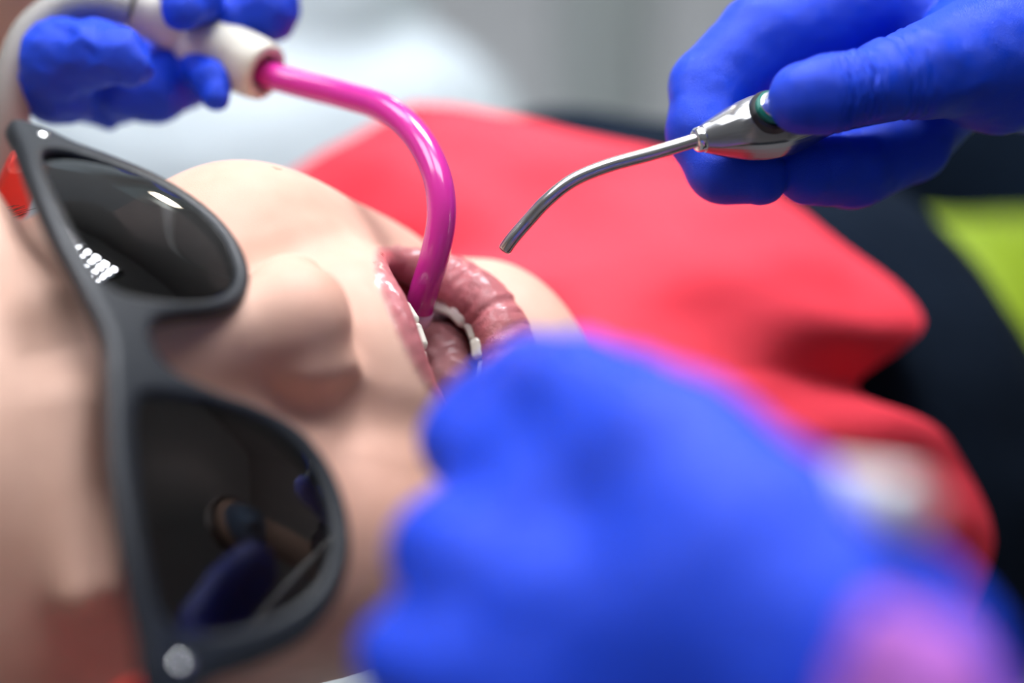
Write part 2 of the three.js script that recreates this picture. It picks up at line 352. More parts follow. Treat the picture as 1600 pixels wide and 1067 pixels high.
part(patient, 'shirt', nets((s, b, c) => torsoSDF(s, b, c) + 1.6 * N3(s / 28, b / 28, c / 28), [-60, -200, -170], [380, 200, 100], 4.5, TORSO.room, { uv: 20 }), M.navy, 'dark navy shirt');
part(patient, 'trousers', nets((s, b, c) => legSDF(s, b, c) + 2 * N3(s / 30, b / 30, c / 30), [190, -180, -215], [760, 180, -10], 7, TORSO.room, { uv: 20 }), M.lime, 'lime green trousers');
// teeth: lower arch inside the lower lip, upper arch behind the upper lip
const room4 = new THREE.Matrix4().compose(EYE, Q, V(0.001, 0.001, 0.001)).multiply(HEAD.m);
const toothG = (w, h, t) => { const g = new RoundedBoxGeometry(h, w, t, 3, Math.min(w, t) * 0.33), p = g.attributes.position; for (let i = 0; i < p.count; i++) { const k = p.getX(i) / h; p.setY(i, p.getY(i) * (1 - 0.22 * k)); p.setZ(i, p.getZ(i) * (1 + 0.25 * k) + 0.5 * Math.sin(p.getY(i) * 1.3) * 0.4); } g.computeVertexNormals(); return g; };
function arch(lower) {
  const ws = [5.0, 5.4, 6.0, 6.4, 7.5, 8];
  for (const s of [-1, 1]) {
    let l = 0;
    for (let i = 0; i < ws.length; i++) {
      const wd = ws[i] * (lower ? 1 : 1.18); l += wd / 2;
      const R = lower ? 17 : 19, ang = Math.min(l / R, 1.25), back = Math.max(0, l - 1.25 * R);
      const v = s * (R * Math.sin(ang) + back * 0.25), w = -R * (1 - Math.cos(ang)) - back;
      l += wd / 2 + 0.15;
      const m = new THREE.Matrix4().makeRotationX(-s * ang), hgt = (lower ? 7.5 : 8) + 0.8 * Math.sin(i * 2.3 + (s > 0 ? 1 : 2.2));
      if (lower) m.premultiply(new THREE.Matrix4().makeRotationY(0.35)).setPosition(97.3 + w * 0.28 + 0.5 * Math.sin(i * 4.1 + s), v, -8.6 + w * 0.96);
      else m.multiply(new THREE.Matrix4().makeRotationZ(Math.PI)).setPosition(70.0 + 0.2 * Math.sin(i * 3), v, 0.5 + w);
      part(patient, 'tooth', toothG(wd, hgt, i < 3 ? 4 : 6.5).applyMatrix4(room4.clone().multiply(m)), M.tooth);
    }
  }
}
arch(true); arch(false);
part(patient, 'tongue', nets((u, v, w) => smin(ell(u - 93.5, v, w + 29, 10, 15.5, 17), ell(u - 86, v, w + 46, 13, 18, 14), 8) + 0.5 * N3(u / 3, v / 3, w / 3) + 0.9 * Math.exp(-v * v / 4) * 0.8, [65, -25, -68], [110, 25, -6], 1.2, HEAD.room, { uv: 10 }), M.tongue, 'pink tongue');
{
  const hairSDF = (u, v, w) => { const d = ell(u + 32, v, w + 88, 92, 77, 94), a = Math.abs(v); return smax(d + 2 * N3(u / 9, v / 4, w / 9), 0.75 * (u + 66) + 0.66 * (w + 20) - (a > 40 ? (a - 40) * 0.4 : 0), 8); };
  const shell = nets((u, v, w) => smax(hairSDF(u, v, w), -(ell(u + 32, v, w + 88, 85, 70, 87)), 2), [-140, -92, -196], [40, 92, 20], 2.6, HEAD.room);
  const strands = [];
  for (let i = 0; i < 260; i++) {
    const u0 = -22 + rnd() * 26, w0 = -64 + rnd() * 22, pts = [];
    for (let k = 0; k < 6; k++) {
      const u = u0 + k * (1.2 + 0.6 * Math.sin(i)), w = w0 + k * (2.6 + 0.5 * Math.cos(i * 1.7));
      let v = 90; while (v > 20 && headSDF(u, v, w) > 0.4 + k * 0.5 + (i % 7) * 0.25) v -= 0.4;
      pts.push(V(u, v, w).applyMatrix4(HEAD.m));
    }
    strands.push(sweep(curve(pts, 6, (t) => 0.24 * (1 - 0.8 * t)), 5));
  }
  part(patient, 'hair', mergeGeometries([shell, ...strands].map((g) => { const q = g.clone(); q.deleteAttribute('uv'); return q; })), M.hair, 'short brown hair');
}

// ------------------------------------------------------------------ sunglasses
const GU = 0.875, GV = 1.03, GL = frame(V(0.764, -0.135, -0.631), V(-0.334, 0.755, -0.565), V(-67.5, -0.62, -319.7));
const uFar = (a, b) => (a > 0 ? a * (b > 0 ? 0.86 : 0.97) : a);   // far half of the front is built shorter than the near half
const spl = (pts, n = 90) => { const c = new THREE.CatmullRomCurve3(pts.map(([a, b]) => V(uFar(a, b) * GU, b * GV, 0)), true, 'centripetal'); return c.getPoints(n).slice(0, n).map((p) => [p.x, p.y]); };
const HALF_OUT = [[-10, 0], [-11.8, 10], [-14.6, 26], [-14.6, 44], [-13, 57], [-12.5, 64], [-10.5, 67.5], [-3, 66.5], [3, 63], [14, 60], [27, 55], [37, 46], [41, 36], [40, 25], [34, 16], [24, 11.5], [13, 9.0], [5, 6.2], [2, 3], [1.2, 0]];
const OUT = (() => { const r = HALF_OUT.slice(1, -1), l = r.slice().reverse().map(([u, v]) => [u, -v]); return spl([HALF_OUT[0], ...r, HALF_OUT[HALF_OUT.length - 1], ...l], 160); })();
const HOLE_P = [[-7, 16], [-9.5, 30], [-10, 45], [-7.5, 54], [-2, 56.5], [6, 56], [18, 53], [29, 47.5], [35.5, 39], [36.5, 31], [34, 22.5], [26, 15.6], [14, 12.4], [3, 11.6], [-4, 12.4]];
const HOLES = [spl(HOLE_P, 80), spl(HOLE_P.map(([u, v]) => [u, -v]), 80)];
const polyD = (P, x, y) => {
  let d = 1e9, s = 1;
  for (let i = 0, j = P.length - 1; i < P.length; j = i++) {
    const ex = P[j][0] - P[i][0], ey = P[j][1] - P[i][1], wx = x - P[i][0], wy = y - P[i][1], h = clamp((wx * ex + wy * ey) / (ex * ex + ey * ey));
    const bx = wx - ex * h, by = wy - ey * h; d = Math.min(d, bx * bx + by * by);
    const c1 = y >= P[i][1], c2 = y < P[j][1], c3 = ex * wy > ey * wx; if ((c1 && c2 && c3) || (!c1 && !c2 && !c3)) s = -s;
  }
  return s * Math.sqrt(d);
};
const wrap = (v) => -Math.pow(Math.abs(v) / 62, 2) * 9;            // the front bends round the face
const glasses = thing('sunglasses', 'matte black sunglasses with dark lenses and red temples on the child', 'sunglasses', GL.pt(0, 0, 0));
{
  const flat = new Map();
  const f2 = (u, v) => { const k = Math.round(u * 50) * 100003 + Math.round(v * 50); let d = flat.get(k); if (d === undefined) { d = Math.max(polyD(OUT, u, v), -Math.min(polyD(HOLES[0], u, v), polyD(HOLES[1], u, v))); flat.set(k, d); } return d; };
  const sdf = (u, v, w) => {
    const d2 = f2(u, v), z = Math.abs(w - wrap(v) + 1) - 2.3, r = 1.5, a = d2 + r, b = z + r;
    return Math.hypot(Math.max(a, 0), Math.max(b, 0)) + Math.min(Math.max(a, b), 0) - r;
  };
  const fr = part(glasses, 'frame_front', nets(sdf, [-19, -72, -14], [42, 72, 4], 0.75, GL.room, { eps: 0.4 }), M.frame);
  for (const s of [1, -1]) {
    // lens: a bowed pane with real thickness
    const H = HOLES[s > 0 ? 0 : 1], cu = 13 * GU, cv = s * 34 * GV, R = 115, P = [], I = [], nr = 16, na = H.length;
    for (const back of [0, 1]) for (let i = 0; i <= nr; i++) for (let j = 0; j < na; j++) {
      const k = i / nr * 1.04, u = mix(cu, H[j][0], k), v = mix(cv, H[j][1], k), r2 = (u - cu) ** 2 + (v - cv) ** 2;
      const z = wrap(cv) + (v - cv) * (-2 * cv / (62 * 62) * 9) + 1.6 - r2 / (2 * R) - back * 1.4;
      const q = GL.pt(u, v, z); P.push(q.x, q.y, q.z);
    }
    const o = (nr + 1) * na;
    for (let i = 0; i < nr; i++) for (let j = 0; j < na; j++) {
      const a = i * na + j, b = i * na + (j + 1) % na, c = a + na, d = b + na, t = s > 0;
      for (const [x, y, z] of [[a, c, b], [b, c, d]]) { if (t) { I.push(x, z, y); I.push(o + x, o + y, o + z); } else { I.push(x, y, z); I.push(o + x, o + z, o + y); } }
    }
    for (let j = 0; j < na; j++) { const a = nr * na + j, b = nr * na + (j + 1) % na; I.push(a, b, o + a, b, o + b, o + a); }
    const g = new THREE.BufferGeometry(); g.setAttribute('position', new THREE.Float32BufferAttribute(P, 3)); g.setIndex(I); g.computeVertexNormals();
    part(glasses, 'lens', g, M.lens, 'dark tinted lens');
    // rivet on the front and the red temple behind it
    const rv = V(-5 * GU, s * 61.5 * GV, wrap(61.5 * GV) + 1.1);
    const rg = new THREE.SphereGeometry(1, 20, 10).scale(1.5, 1.5, 0.55).translate(rv.x, rv.y, rv.z);
    part(fr, 'rivet', bake(rg, GL), M.chrome, 'silver rivet');
    const tp = [];
    const hg = V(-6 * GU, s * 60.5 * GV, wrap(62 * GV) - 4.2).applyMatrix4(GL.m).applyMatrix4(HEAD.inv);
    const path = new THREE.CatmullRomCurve3([hg, V(hg.x + (s > 0 ? 6 : -3), mix(hg.y, s * 75, 0.3), hg.z - 12), V(s > 0 ? 17 : 1, s * 75.5, -36), V(s > 0 ? 18 : 10, s * 77, -66), V(19, s * 82, -92), V(26, s * 80, -112), V(40, s * 77, -124)]);
    for (let i = 0; i <= 40; i++) tp.push(path.getPoint(i / 40));
    part(glasses, 'temple', ribbon(tp, (t) => [mix(2.6, 5.4, sstep(0, 0.12, t)), 1.5], HEAD), M.temple, 'red temple arm');
  }
}
function bake(g, F) { const p = g.attributes.position, q = V(); for (let i = 0; i < p.count; i++) { F.room(V(p.getX(i), p.getY(i), p.getZ(i)), q); p.setXYZ(i, q.x, q.y, q.z); } g.computeVertexNormals(); return g; }
function ribbon(path, size, F) {       // rounded bar: wide along u, thin along v
  const P = [], I = [], n = path.length, m = 16;
  for (let i = 0; i < n; i++) {
    const [a, b] = size(i / (n - 1)), e = (i === 0 || i === n - 1) ? 0.4 : 1;
    const t = V().subVectors(path[Math.min(n - 1, i + 1)], path[Math.max(0, i - 1)]).normalize(), vv = V(0, 1, 0).addScaledVector(t, -t.y).normalize(), uu = V().crossVectors(vv, t);
    for (let j = 0; j < m; j++) { const q = j / m * 2 * Math.PI, c = Math.cos(q), s = Math.sin(q), p = path[i].clone().addScaledVector(uu, e * a * Math.sign(c) * Math.pow(Math.abs(c), 0.5)).addScaledVector(vv, e * b * Math.sign(s) * Math.pow(Math.abs(s), 0.6)); F.room(p, p); P.push(p.x, p.y, p.z); }
  }
  for (let i = 0; i < n - 1; i++) for (let j = 0; j < m; j++) { const a = i * m + j, b = i * m + (j + 1) % m; I.push(a, a + m, b, b, a + m, b + m); }
  for (let j = 1; j < m - 1; j++) { I.push(0, j, j + 1); const o = (n - 1) * m; I.push(o, o + j + 1, o + j); }
  const g = new THREE.BufferGeometry(); g.setAttribute('position', new THREE.Float32BufferAttribute(P, 3)); g.setIndex(I); g.computeVertexNormals(); return g;
}

// ------------------------------------------------------------------ red bib over the chest
{
  // rows run from the neck edge to the outer edge, columns from the far shoulder to the near side
  const N = [[400, 300, 548], [470, 340, 520], [570, 400, 492], [690, 440, 474], [790, 470, 458], [840, 530, 448], [890, 610, 442], [940, 710, 436], [960, 850, 430], [980, 1020, 428]];
  const Ee = [[640, 168, 540], [750, 172, 530], [900, 208, 512], [1100, 270, 512], [1270, 352, 506], [1432, 512, 486], [1335, 612, 476], [1470, 690, 474], [1545, 830, 476], [1490, 1030, 472]];
  const bow = [0, 6, 10, 12, 12, 10, 8, 12, 14, 14];
  const rows = 44, cols = 90, cN = new THREE.CatmullRomCurve3(N.map((p) => at(...p)), false, 'centripetal'), cE = new THREE.CatmullRomCurve3(Ee.map((p) => at(...p)), false, 'centripetal');
  const P = [], U = [], I = [], W = TORSO.w, pt = [];
  for (let j = 0; j <= cols; j++) {
    const t = j / cols * 9, i0 = Math.min(8, Math.floor(t)), a = cN.getPoint(j / cols), b = cE.getPoint(j / cols), bw = mix(bow[i0], bow[i0 + 1], t - i0);
    for (let i = 0; i <= rows; i++) {
      const s = i / rows, p = a.clone().lerp(b, s), hump = Math.sin(Math.PI * s);
      const fold = 4.0 * N3(p.x / 34, p.y / 20, p.z / 40) + 2.2 * Math.sin(p.x * 0.11 + p.y * 0.13) * Math.exp(-Math.pow((s - 0.35) / 0.25, 2)) + 3.5 * Math.exp(-Math.pow((s - 0.06) / 0.05, 2)) * Math.sin(t * 2.1 + 0.6) + 2.0 * Math.sin(t * 1.7 + s * 5) * s * (1 - s);
      p.addScaledVector(W, hump * bw + fold + 2);
      pt.push(p); U.push(j / cols * 10, s * 6);
    }
  }
  const cnt = pt.length;
  for (const back of [0, 1]) for (const p of pt) { const q = toW(p.clone().addScaledVector(W, -0.7 * back)); P.push(q.x, q.y, q.z); }
  const quad = (a, b, c, d, f) => f ? I.push(a, b, c, b, d, c) : I.push(a, c, b, b, c, d);
  for (let j = 0; j < cols; j++) for (let i = 0; i < rows; i++) { const a = j * (rows + 1) + i, b = a + 1, c = a + rows + 1, d = c + 1; quad(a, b, c, d, false); quad(a + cnt, b + cnt, c + cnt, d + cnt, true); }
  for (let j = 0; j < cols; j++) for (const i of [0, rows]) { const a = j * (rows + 1) + i, c = a + rows + 1; quad(a, a + cnt, c, c + cnt, i === rows); }
  for (let i = 0; i < rows; i++) for (const j of [0, cols]) { const a = j * (rows + 1) + i, b = a + 1; quad(a, b, a + cnt, b + cnt, j === 0); }
  const g = new THREE.BufferGeometry(); g.setAttribute('position', new THREE.Float32BufferAttribute(P, 3)); g.setAttribute('uv', new THREE.Float32BufferAttribute([...U, ...U], 2)); g.setIndex(I); g.computeVertexNormals();
  const t = thing('dental_bib', 'red cloth bib spread over the chest of the reclining child', 'bib', toW(at(1200, 600, 490)));
  part(t, 'cloth', g, M.bib);
}

// ------------------------------------------------------------------ suction: hose, cream handle, pink tube
{
  const t = thing('saliva_ejector', 'bent pink suction tube in a cream handle with grey hose', 'suction tube', toW(at(380, 95, 432)));
  const tube = curve([at(405, 110, 435), at(436, 122, 431), at(480, 134, 427), at(540, 149, 420), at(606, 172, 409), at(655, 218, 400), at(684, 280, 394), at(690, 340, 392), at(679, 400, 393), at(664, 450, 396), at(655, 482, 399)], 70, () => 3.4);
  part(t, 'tube', sweep(tube, 24), M.pink, 'pink plastic tube');
  part(t, 'tip', sweep([[at(657, 476, 398.4), 0.5], [at(657, 476, 398.5), 3.3], [at(653, 489, 400), 3.6], [at(650, 500, 401.5), 3.5], [at(649, 503, 402), 0.5]], 20), M.clearTip, 'pale translucent tip');
  const ax = at(436, 122, 431).sub(at(310, 64, 444)).normalize(), h0 = at(302, 61, 443), hp = (l) => h0.clone().addScaledVector(ax, l);
  part(t, 'connector', sweep([[hp(0.4), 0.2], [hp(0.5), 6.8], [hp(1.5), 8.2], [hp(4), 8.6], [hp(22.5), 7.8], [hp(25.2), 7.3], [hp(26), 6.5], [hp(25.8), 4.7], [hp(18), 3.9], [hp(18), 0.1]], 32, { axis: ax }), M.cream, 'cream tapered connector');
  const hd = curve([at(322, 70, 441), at(285, 48, 440), at(240, 24, 438), at(205, 12, 436)], 16, (k) => mix(5.4, 6.6, sstep(0, 0.5, k)));
  part(t, 'handle', sweep(hd, 28), M.cream);
  part(t, 'hose', sweep(curve([at(210, 14, 432), at(160, 4, 432), at(100, 14, 432), at(52, 48, 430), at(24, 110, 428), at(16, 190, 428), at(14, 290, 434), at(0, 420, 450), at(-60, 560, 480)], 60, () => 4.7), 20), M.hose, 'grey flexible hose');
}

// ------------------------------------------------------------------ air and water syringe
const SY = { a: at(1088, 219, 379), b: at(1330, 172, 392) };
SY.ax = SY.b.clone().sub(SY.a).normalize();
const sy = (l) => SY.a.clone().addScaledVector(SY.ax, l);
{
  const t = thing('air_water_syringe', 'steel syringe handpiece with bent metal tip held over the chin', 'dental syringe', toW(sy(15)));
  const tipPath = curve([at(788, 391, 386), at(800, 374, 385), at(826, 344, 384), at(855, 313, 382), at(895, 282, 381), at(950, 259, 380), at(1015, 241, 379), at(1095, 217, 379)], 60, () => 1.55);
  const e0 = tipPath[0][0], e1 = e0.clone().addScaledVector(tipPath[1][0].clone().sub(e0).normalize(), 1.2);
  part(t, 'tip', sweep([[e1, 0.7], [e0.clone().lerp(e1, 0.5), 0.75], [e0, 0.8], [e0, 1.4], ...tipPath.slice(1)], 20), M.tip, 'bent steel tip');
  part(t, 'collar', sweep([[sy(-0.4), 1.5], [sy(-0.5), 2.1], [sy(0), 2.65], [sy(0.8), 2.9], [sy(1.6), 2.9], [sy(2), 2.6], [sy(2.2), 2.5]], 32, { axis: SY.ax }), M.chrome, 'polished collar ring');
  part(t, 'barrel', sweep([[sy(1.4), 2.2], [sy(1.5), 3.0], [sy(4), 4.0], [sy(8), 5.5], [sy(12), 6.7], [sy(15), 7.3], [sy(18), 7.6], [sy(22), 7.4], [sy(26), 6.6], [sy(30), 5.4], [sy(34), 4.4], [sy(60), 4.2], [sy(62), 3.8], [sy(62.2), 0.2]], 40, { axis: SY.ax, crease: 0.7 }), M.steel, 'brushed steel barrel');
  // button in its dark socket, facing up and towards the viewer
  const up = V(0.12, 0.40, 0.9).addScaledVector(SY.ax, -V(0.12, 0.40, 0.9).dot(SY.ax)).normalize();
  const bt = (l, r) => [sy(16.2).addScaledVector(up, l), r];
  part(t, 'button_socket', sweep([bt(5.6, 5.2), bt(7.4, 5.0), bt(7.9, 4.6), bt(7.9, 0.2)], 32, { axis: up, crease: 0.5 }), M.black, 'dark button socket');
  const b = part(t, 'button', sweep([bt(7.6, 4.2), bt(8.8, 4.1), bt(9.2, 3.7), bt(9.2, 0.2)], 32, { axis: up, crease: 0.5 }), M.green, 'green push button');
  part(b, 'button_ring', sweep([bt(8.8, 3.5), bt(9.6, 3.4), bt(9.8, 2.9), bt(9.8, 0.2)], 28, { axis: up, crease: 0.5 }), M.chrome, 'chrome ring');
}

// ------------------------------------------------------------------ gloved hands
const J = (p) => { const v = at(p[0], p[1], p[2]); return [v.x, v.y, v.z, p[3]]; };
function handField(chains, palm, kp = 9, kf = 1.6) {
  const F = chains.map((c) => c.map(J)), Pm = palm.map((c) => c.map(J));
  const chain = (c, x, y, z) => { let d = 1e9; for (let i = 0; i < c.length - 1; i++) d = smin(d, cap(x, y, z, c[i], c[i + 1], c[i][3], c[i + 1][3]), 1.5); return d; };
  return (x, y, z) => {
    let d = 1e9, p = 1e9;
    for (const c of F) d = smin(d, chain(c, x, y, z), kf);
    for (const c of Pm) p = smin(p, chain(c, x, y, z), 14);
    return smin(d, p, kp);
  };
}
function bounds(lists, pad = 6) {
  const lo = [1e9, 1e9, 1e9], hi = [-1e9, -1e9, -1e9];
  for (const c of lists) for (const p of c) { const q = J(p); for (let i = 0; i < 3; i++) { lo[i] = Math.min(lo[i], q[i] - q[3] - pad); hi[i] = Math.max(hi[i], q[i] + q[3] + pad); } }
  return [lo, hi];
}
// folds across a limb at a joint, as stretched rubber makes them
const folds = (x, y, z, A, B, list) => {
  const l = Math.hypot(B[0] - A[0], B[1] - A[1], B[2] - A[2]), s = ((x - A[0]) * (B[0] - A[0]) + (y - A[1]) * (B[1] - A[1]) + (z - A[2]) * (B[2] - A[2])) / l;
  let r = 0; const q = s + 1.4 * N3(x / 5, y / 5, z / 5);
  for (const [c, wd, am] of list) r += am * Math.exp(-Math.pow((q - c) / wd, 2));
  return r;
};
const rubber = (x, y, z) => 0.5 * N3(x / 9, y / 9, z / 9) + 0.14 * N3(x / 3.5, y / 3.5, z / 3.5);
function gloved(o, chains, palm, arm, h, label, extra, kf = 1.6, head) {
  const hand = handField(chains, palm, 9, kf), [lo, hi] = bounds([...chains, ...palm]);
  part(o, 'glove', nets((x, y, z) => hand(x, y, z) + rubber(x, y, z) + (extra ? extra(x, y, z) : 0), lo, hi, h, lens2room, { uv: 9, eps: 0.5 }), M.glove, label);
  const body = handField(chains, [...palm, arm], 9), [l2, h2] = bounds([...chains, ...palm, arm]);
  const arms = nets((x, y, z) => body(x, y, z) + 1.6, l2, h2, 3, lens2room, { uv: 12, color: (x, y, z) => { const n = 1 + 0.1 * N3(x / 12, y / 12, z / 12); return [0.72 * n, 0.45 * n, 0.33 * n]; } });
  part(o, 'body', arms, M.skin);
  if (head) part(o, 'head', head, M.skin);
}
// the rest of a person, in room metres: clothes along chains of [x, y, z, radius], a head with neck, hair and mask
const mmL = (c) => c.map(([x, y, z, r]) => { const l = toL(V(x, y, z)); return [l.x, l.y, l.z, r * 1000]; });
function boundsMM(lists, pad = 14) { const lo = [1e9, 1e9, 1e9], hi = [-1e9, -1e9, -1e9]; for (const c of lists) for (const q of c) for (let i = 0; i < 3; i++) { lo[i] = Math.min(lo[i], q[i] - q[3] - pad); hi[i] = Math.max(hi[i], q[i] + q[3] + pad); } return [lo, hi]; }
function clothes(o, name, chains, mat, label, h = 11) {
  const C = chains.map(mmL), f = (x, y, z) => { let d = 1e9; for (const c of C) for (let i = 0; i < c.length - 1; i++) d = smin(d, cap(x, y, z, c[i], c[i + 1], c[i][3], c[i + 1][3]), 30); return d + 4 * N3(x / 45, y / 45, z / 45); };
  part(o, name, nets(f, ...boundsMM(C), h, lens2room, { uv: 20 }), mat, label);
}
function headOf(o, at0, face, neck) {
  const c = toL(at0), up = dirW(V(0, 1, 0)).copy(V(0, 1, 0)).applyQuaternion(Q.clone().invert()), fw = face.clone().normalize().applyQuaternion(Q.clone().invert()), n = toL(neck), sd = V().crossVectors(up, fw).normalize();
  const pt = (a, b, d) => { const q = c.clone().addScaledVector(fw, a).addScaledVector(up, b).addScaledVector(sd, d); return [q.x, q.y, q.z]; };
  const A = pt(-14, 26, 0), B = pt(8, -36, 0), skull = (x, y, z) => smin(cap(x, y, z, A, A, 84, 84), cap(x, y, z, A, B, 78, 62), 20);
  const nose = [pt(72, 8, 0), pt(90, -22, 0)], eye = [pt(70, 14, 30), pt(70, 14, -30)], ear = [pt(-6, -4, 78), pt(-6, -4, -78)];
  const box = [[c.x - 135, c.y - 135, c.z - 135], [c.x + 135, c.y + 135, c.z + 135]], lo = box[0].map((v, i) => Math.min(v, [n.x, n.y, n.z][i] - 60)), hi = box[1].map((v, i) => Math.max(v, [n.x, n.y, n.z][i] + 60));
  const fwd = (x, y, z) => (x - c.x) * fw.x + (y - c.y) * fw.y + (z - c.z) * fw.z, upd = (x, y, z) => (x - c.x) * up.x + (y - c.y) * up.y + (z - c.z) * up.z;
  part(o, 'hair', nets((x, y, z) => smax(skull(x, y, z) - 8 + 3 * N3(x / 12, y / 12, z / 12), fwd(x, y, z) - 0.9 * upd(x, y, z) + 14, 10), ...box, 6, lens2room), M.hair, 'dark hair');
  part(o, 'mask', nets((x, y, z) => smax(smin(skull(x, y, z), cap(x, y, z, ...nose, 7, 10), 14) - 5, -(fwd(x, y, z) - 0.5 * upd(x, y, z) - 44), 4), ...box, 5, lens2room), M.mask, 'blue face mask');
  return nets((x, y, z) => {
    let d = smin(skull(x, y, z), cap(x, y, z, ...nose, 7, 10), 14);
    for (const e of eye) d = smin(smax(d, 17 - Math.hypot(x - e[0] - 8 * fw.x, y - e[1] - 8 * fw.y, z - e[2] - 8 * fw.z), 6), Math.hypot(x - e[0] + 8 * fw.x, y - e[1] + 8 * fw.y, z - e[2] + 8 * fw.z) - 13, 3);
    for (const e of ear) d = smin(d, cap(x, y, z, e, [e[0] + up.x * 22, e[1] + up.y * 22, e[2] + up.z * 22], 8, 11), 5);
    return smin(d, cap(x, y, z, B, [n.x, n.y, n.z], 50, 56), 24);
  }, lo, hi, 5, lens2room, { uv: 12, color: () => [0.72, 0.45, 0.33] });
}
{ // the hand on the syringe
  const thumb = [[1258, 152, 371, 8.0], [1300, 146, 371, 8.5], [1345, 137, 373, 8.2], [1440, 112, 382, 10.4], [1560, 85, 396, 15]];
  const index = [[1188, 278, 393, 6.4], [1130, 262, 396, 8.2], [1098, 205, 400, 8.4], [1108, 140, 404, 9.4], [1190, 60, 408, 10.6], [1330, 10, 414, 11.5], [1500, -20, 420, 14]];
  const middle = [[1262, 268, 396, 7.6], [1330, 262, 404, 9.4], [1420, 225, 413, 9.4], [1448, 190, 420, 9.2], [1400, 110, 428, 10], [1500, 20, 430, 13]];
  const ring = [[1290, 235, 414, 7.6], [1370, 205, 426, 8.8], [1450, 150, 432, 9], [1540, 60, 436, 12]];
  const little = [[1330, 190, 432, 6.6], [1400, 150, 440, 7.8], [1480, 100, 444, 8.4], [1570, 60, 444, 11]];
  const palm = [[[1520, 40, 420, 18], [1660, 30, 424, 24], [1800, 20, 430, 24]], [[1560, 95, 402, 16], [1700, 75, 415, 22]]];
  const arm = [[1760, 30, 428, 23], [2300, -120, 520, 32], [2900, -500, 640, 42]];
  const p = thing('person', 'blue gloved hand pressing the steel syringe button from the right', 'person', toW(at(1560, 70, 415)));
  const A = J(thumb[0]), B = J(thumb[2]);
  gloved(p, [thumb, index, middle, ring, little], palm, arm, 0.8, 'cobalt blue rubber glove', (x, y, z) => {
    const c = cap(x, y, z, A, J(thumb[3]), 9, 11);
    return c > 4 ? 0 : folds(x, y, z, A, B, [[5.2, 0.55, 0.6], [7.0, 0.55, 0.9], [8.8, 0.55, 0.8], [10.4, 0.55, 0.7], [12.4, 0.7, 0.9], [14.4, 0.7, 0.5], [22, 0.9, 0.6], [24.5, 0.9, 0.5], [27.5, 0.9, 0.4]]);
  }, 1.6, headOf(p, V(0.6, 1.53, -0.56), V(-0.75, -0.6, 0.15), V(0.73, 1.3, -0.6)));
  clothes(p, 'scrubs', [[[0.5, 1.12, -0.65, 0.05], [0.68, 1.24, -0.62, 0.07], [0.74, 1.18, -0.6, 0.12], [0.86, 0.66, -0.58, 0.15]], [[0.74, 1.24, -0.72, 0.07], [0.76, 1.02, -0.82, 0.05], [0.78, 0.84, -0.7, 0.045]], [[0.86, 0.62, -0.62, 0.13], [0.36, 0.58, -1.12, 0.09], [0.36, 0.12, -1.14, 0.06]], [[0.86, 0.62, -0.58, 0.13], [0.98, 0.52, -0.2, 0.09], [0.98, 0.12, -0.2, 0.06]]], M.navy, 'dark navy scrubs');
  part(p, 'sleeve', nets((() => { const f = handField([], [[[2250, -106, 512, 37], [2300, -120, 520, 38], [2900, -500, 640, 50]]]); return (x, y, z) => f(x, y, z) + N3(x / 14, y / 14, z / 14) * 2; })(), ...bounds([[[2250, -106, 512, 37], [2300, -120, 520, 38], [2900, -500, 640, 50]]]), 5, lens2room), M.navy, 'dark navy sleeve');
}
{ // the hand on the suction handle, with the white-coated helper behind
  const index = [[206, 100, 416, 5.6], [190, 88, 416, 6.8], [150, 82, 419, 8.2], [96, 92, 424, 10], [92, 128, 432, 10.5], [150, 120, 452, 11], [250, 30, 490, 13]];
  const middle = [[338, 154, 428, 3.6], [330, 122, 431, 5.0], [308, 85, 446, 7], [290, 20, 466, 10], [280, -50, 495, 12]];
  const ring = [[190, 140, 436, 7], [240, 140, 440, 8.6], [280, 118, 446, 9], [310, 40, 466, 10], [300, -50, 500, 12]];
  const little = [[100, 142, 440, 8], [170, 145, 444, 9], [230, 110, 458, 10], [260, 20, 495, 12]];
  const thumb = [[372, 34, 440, 7.5], [410, 14, 442, 9.4], [402, -16, 464, 10], [350, -60, 500, 13]];
  const second = [[285, 14, 424, 5.5], [300, -6, 430, 7.5], [310, -15, 460, 9], [300, -40, 495, 10]];
  const palm = [[[270, -20, 505, 18], [320, -90, 510, 20]]];
  const arm = [[280, -80, 512, 20], [60, -60, 520, 24], [-90, 20, 540, 27], [-500, 100, 700, 34]];
  const p = thing('person', 'helper in a pale coat whose blue gloved hand steers the suction tube', 'person', toW(at(420, 60, 700)));
  gloved(p, [index, middle, ring, little, thumb, second], palm, arm, 0.9, 'cobalt blue rubber glove', (x, y, z) => 0.9 * Math.abs(N3(x / 7, y / 7 + 3, z / 7)) + 0.35 * Math.sin(x * 0.55 + y * 0.9 + 4 * N3(x / 12, y / 12, z / 12)) * Math.max(0, N3(x / 10, y / 10 + 9, z / 10)) * 2, 1.6, headOf(p, V(-0.16, 1.62, -1.3), V(0.1, -0.6, 0.8), V(-0.16, 1.36, -1.42)));
  const f = handField([[[-300, 70, 640, 44], [-500, 100, 720, 52], [-300, -700, 900, 75], [100, -900, 950, 90]]], [[[420, -1500, 1150, 140], [430, -500, 950, 130], [440, 0, 850, 70]], [[40, 250, 830, 66], [420, 275, 840, 76], [600, 270, 860, 72]], [[600, 250, 860, 62], [660, 240, 960, 60]]], 20, 10);
  const bb = bounds([[[-300, 70, 640, 44], [-500, 100, 720, 52], [-300, -700, 900, 75], [100, -900, 950, 90]], [[420, -1500, 1150, 140], [40, 250, 830, 76], [660, 340, 960, 76]]]);
  part(p, 'coat', nets((x, y, z) => f(x, y, z) + 3 * N3(x / 40, y / 40, z / 40), ...bb, 8, lens2room), M.coat, 'pale grey coat');
}
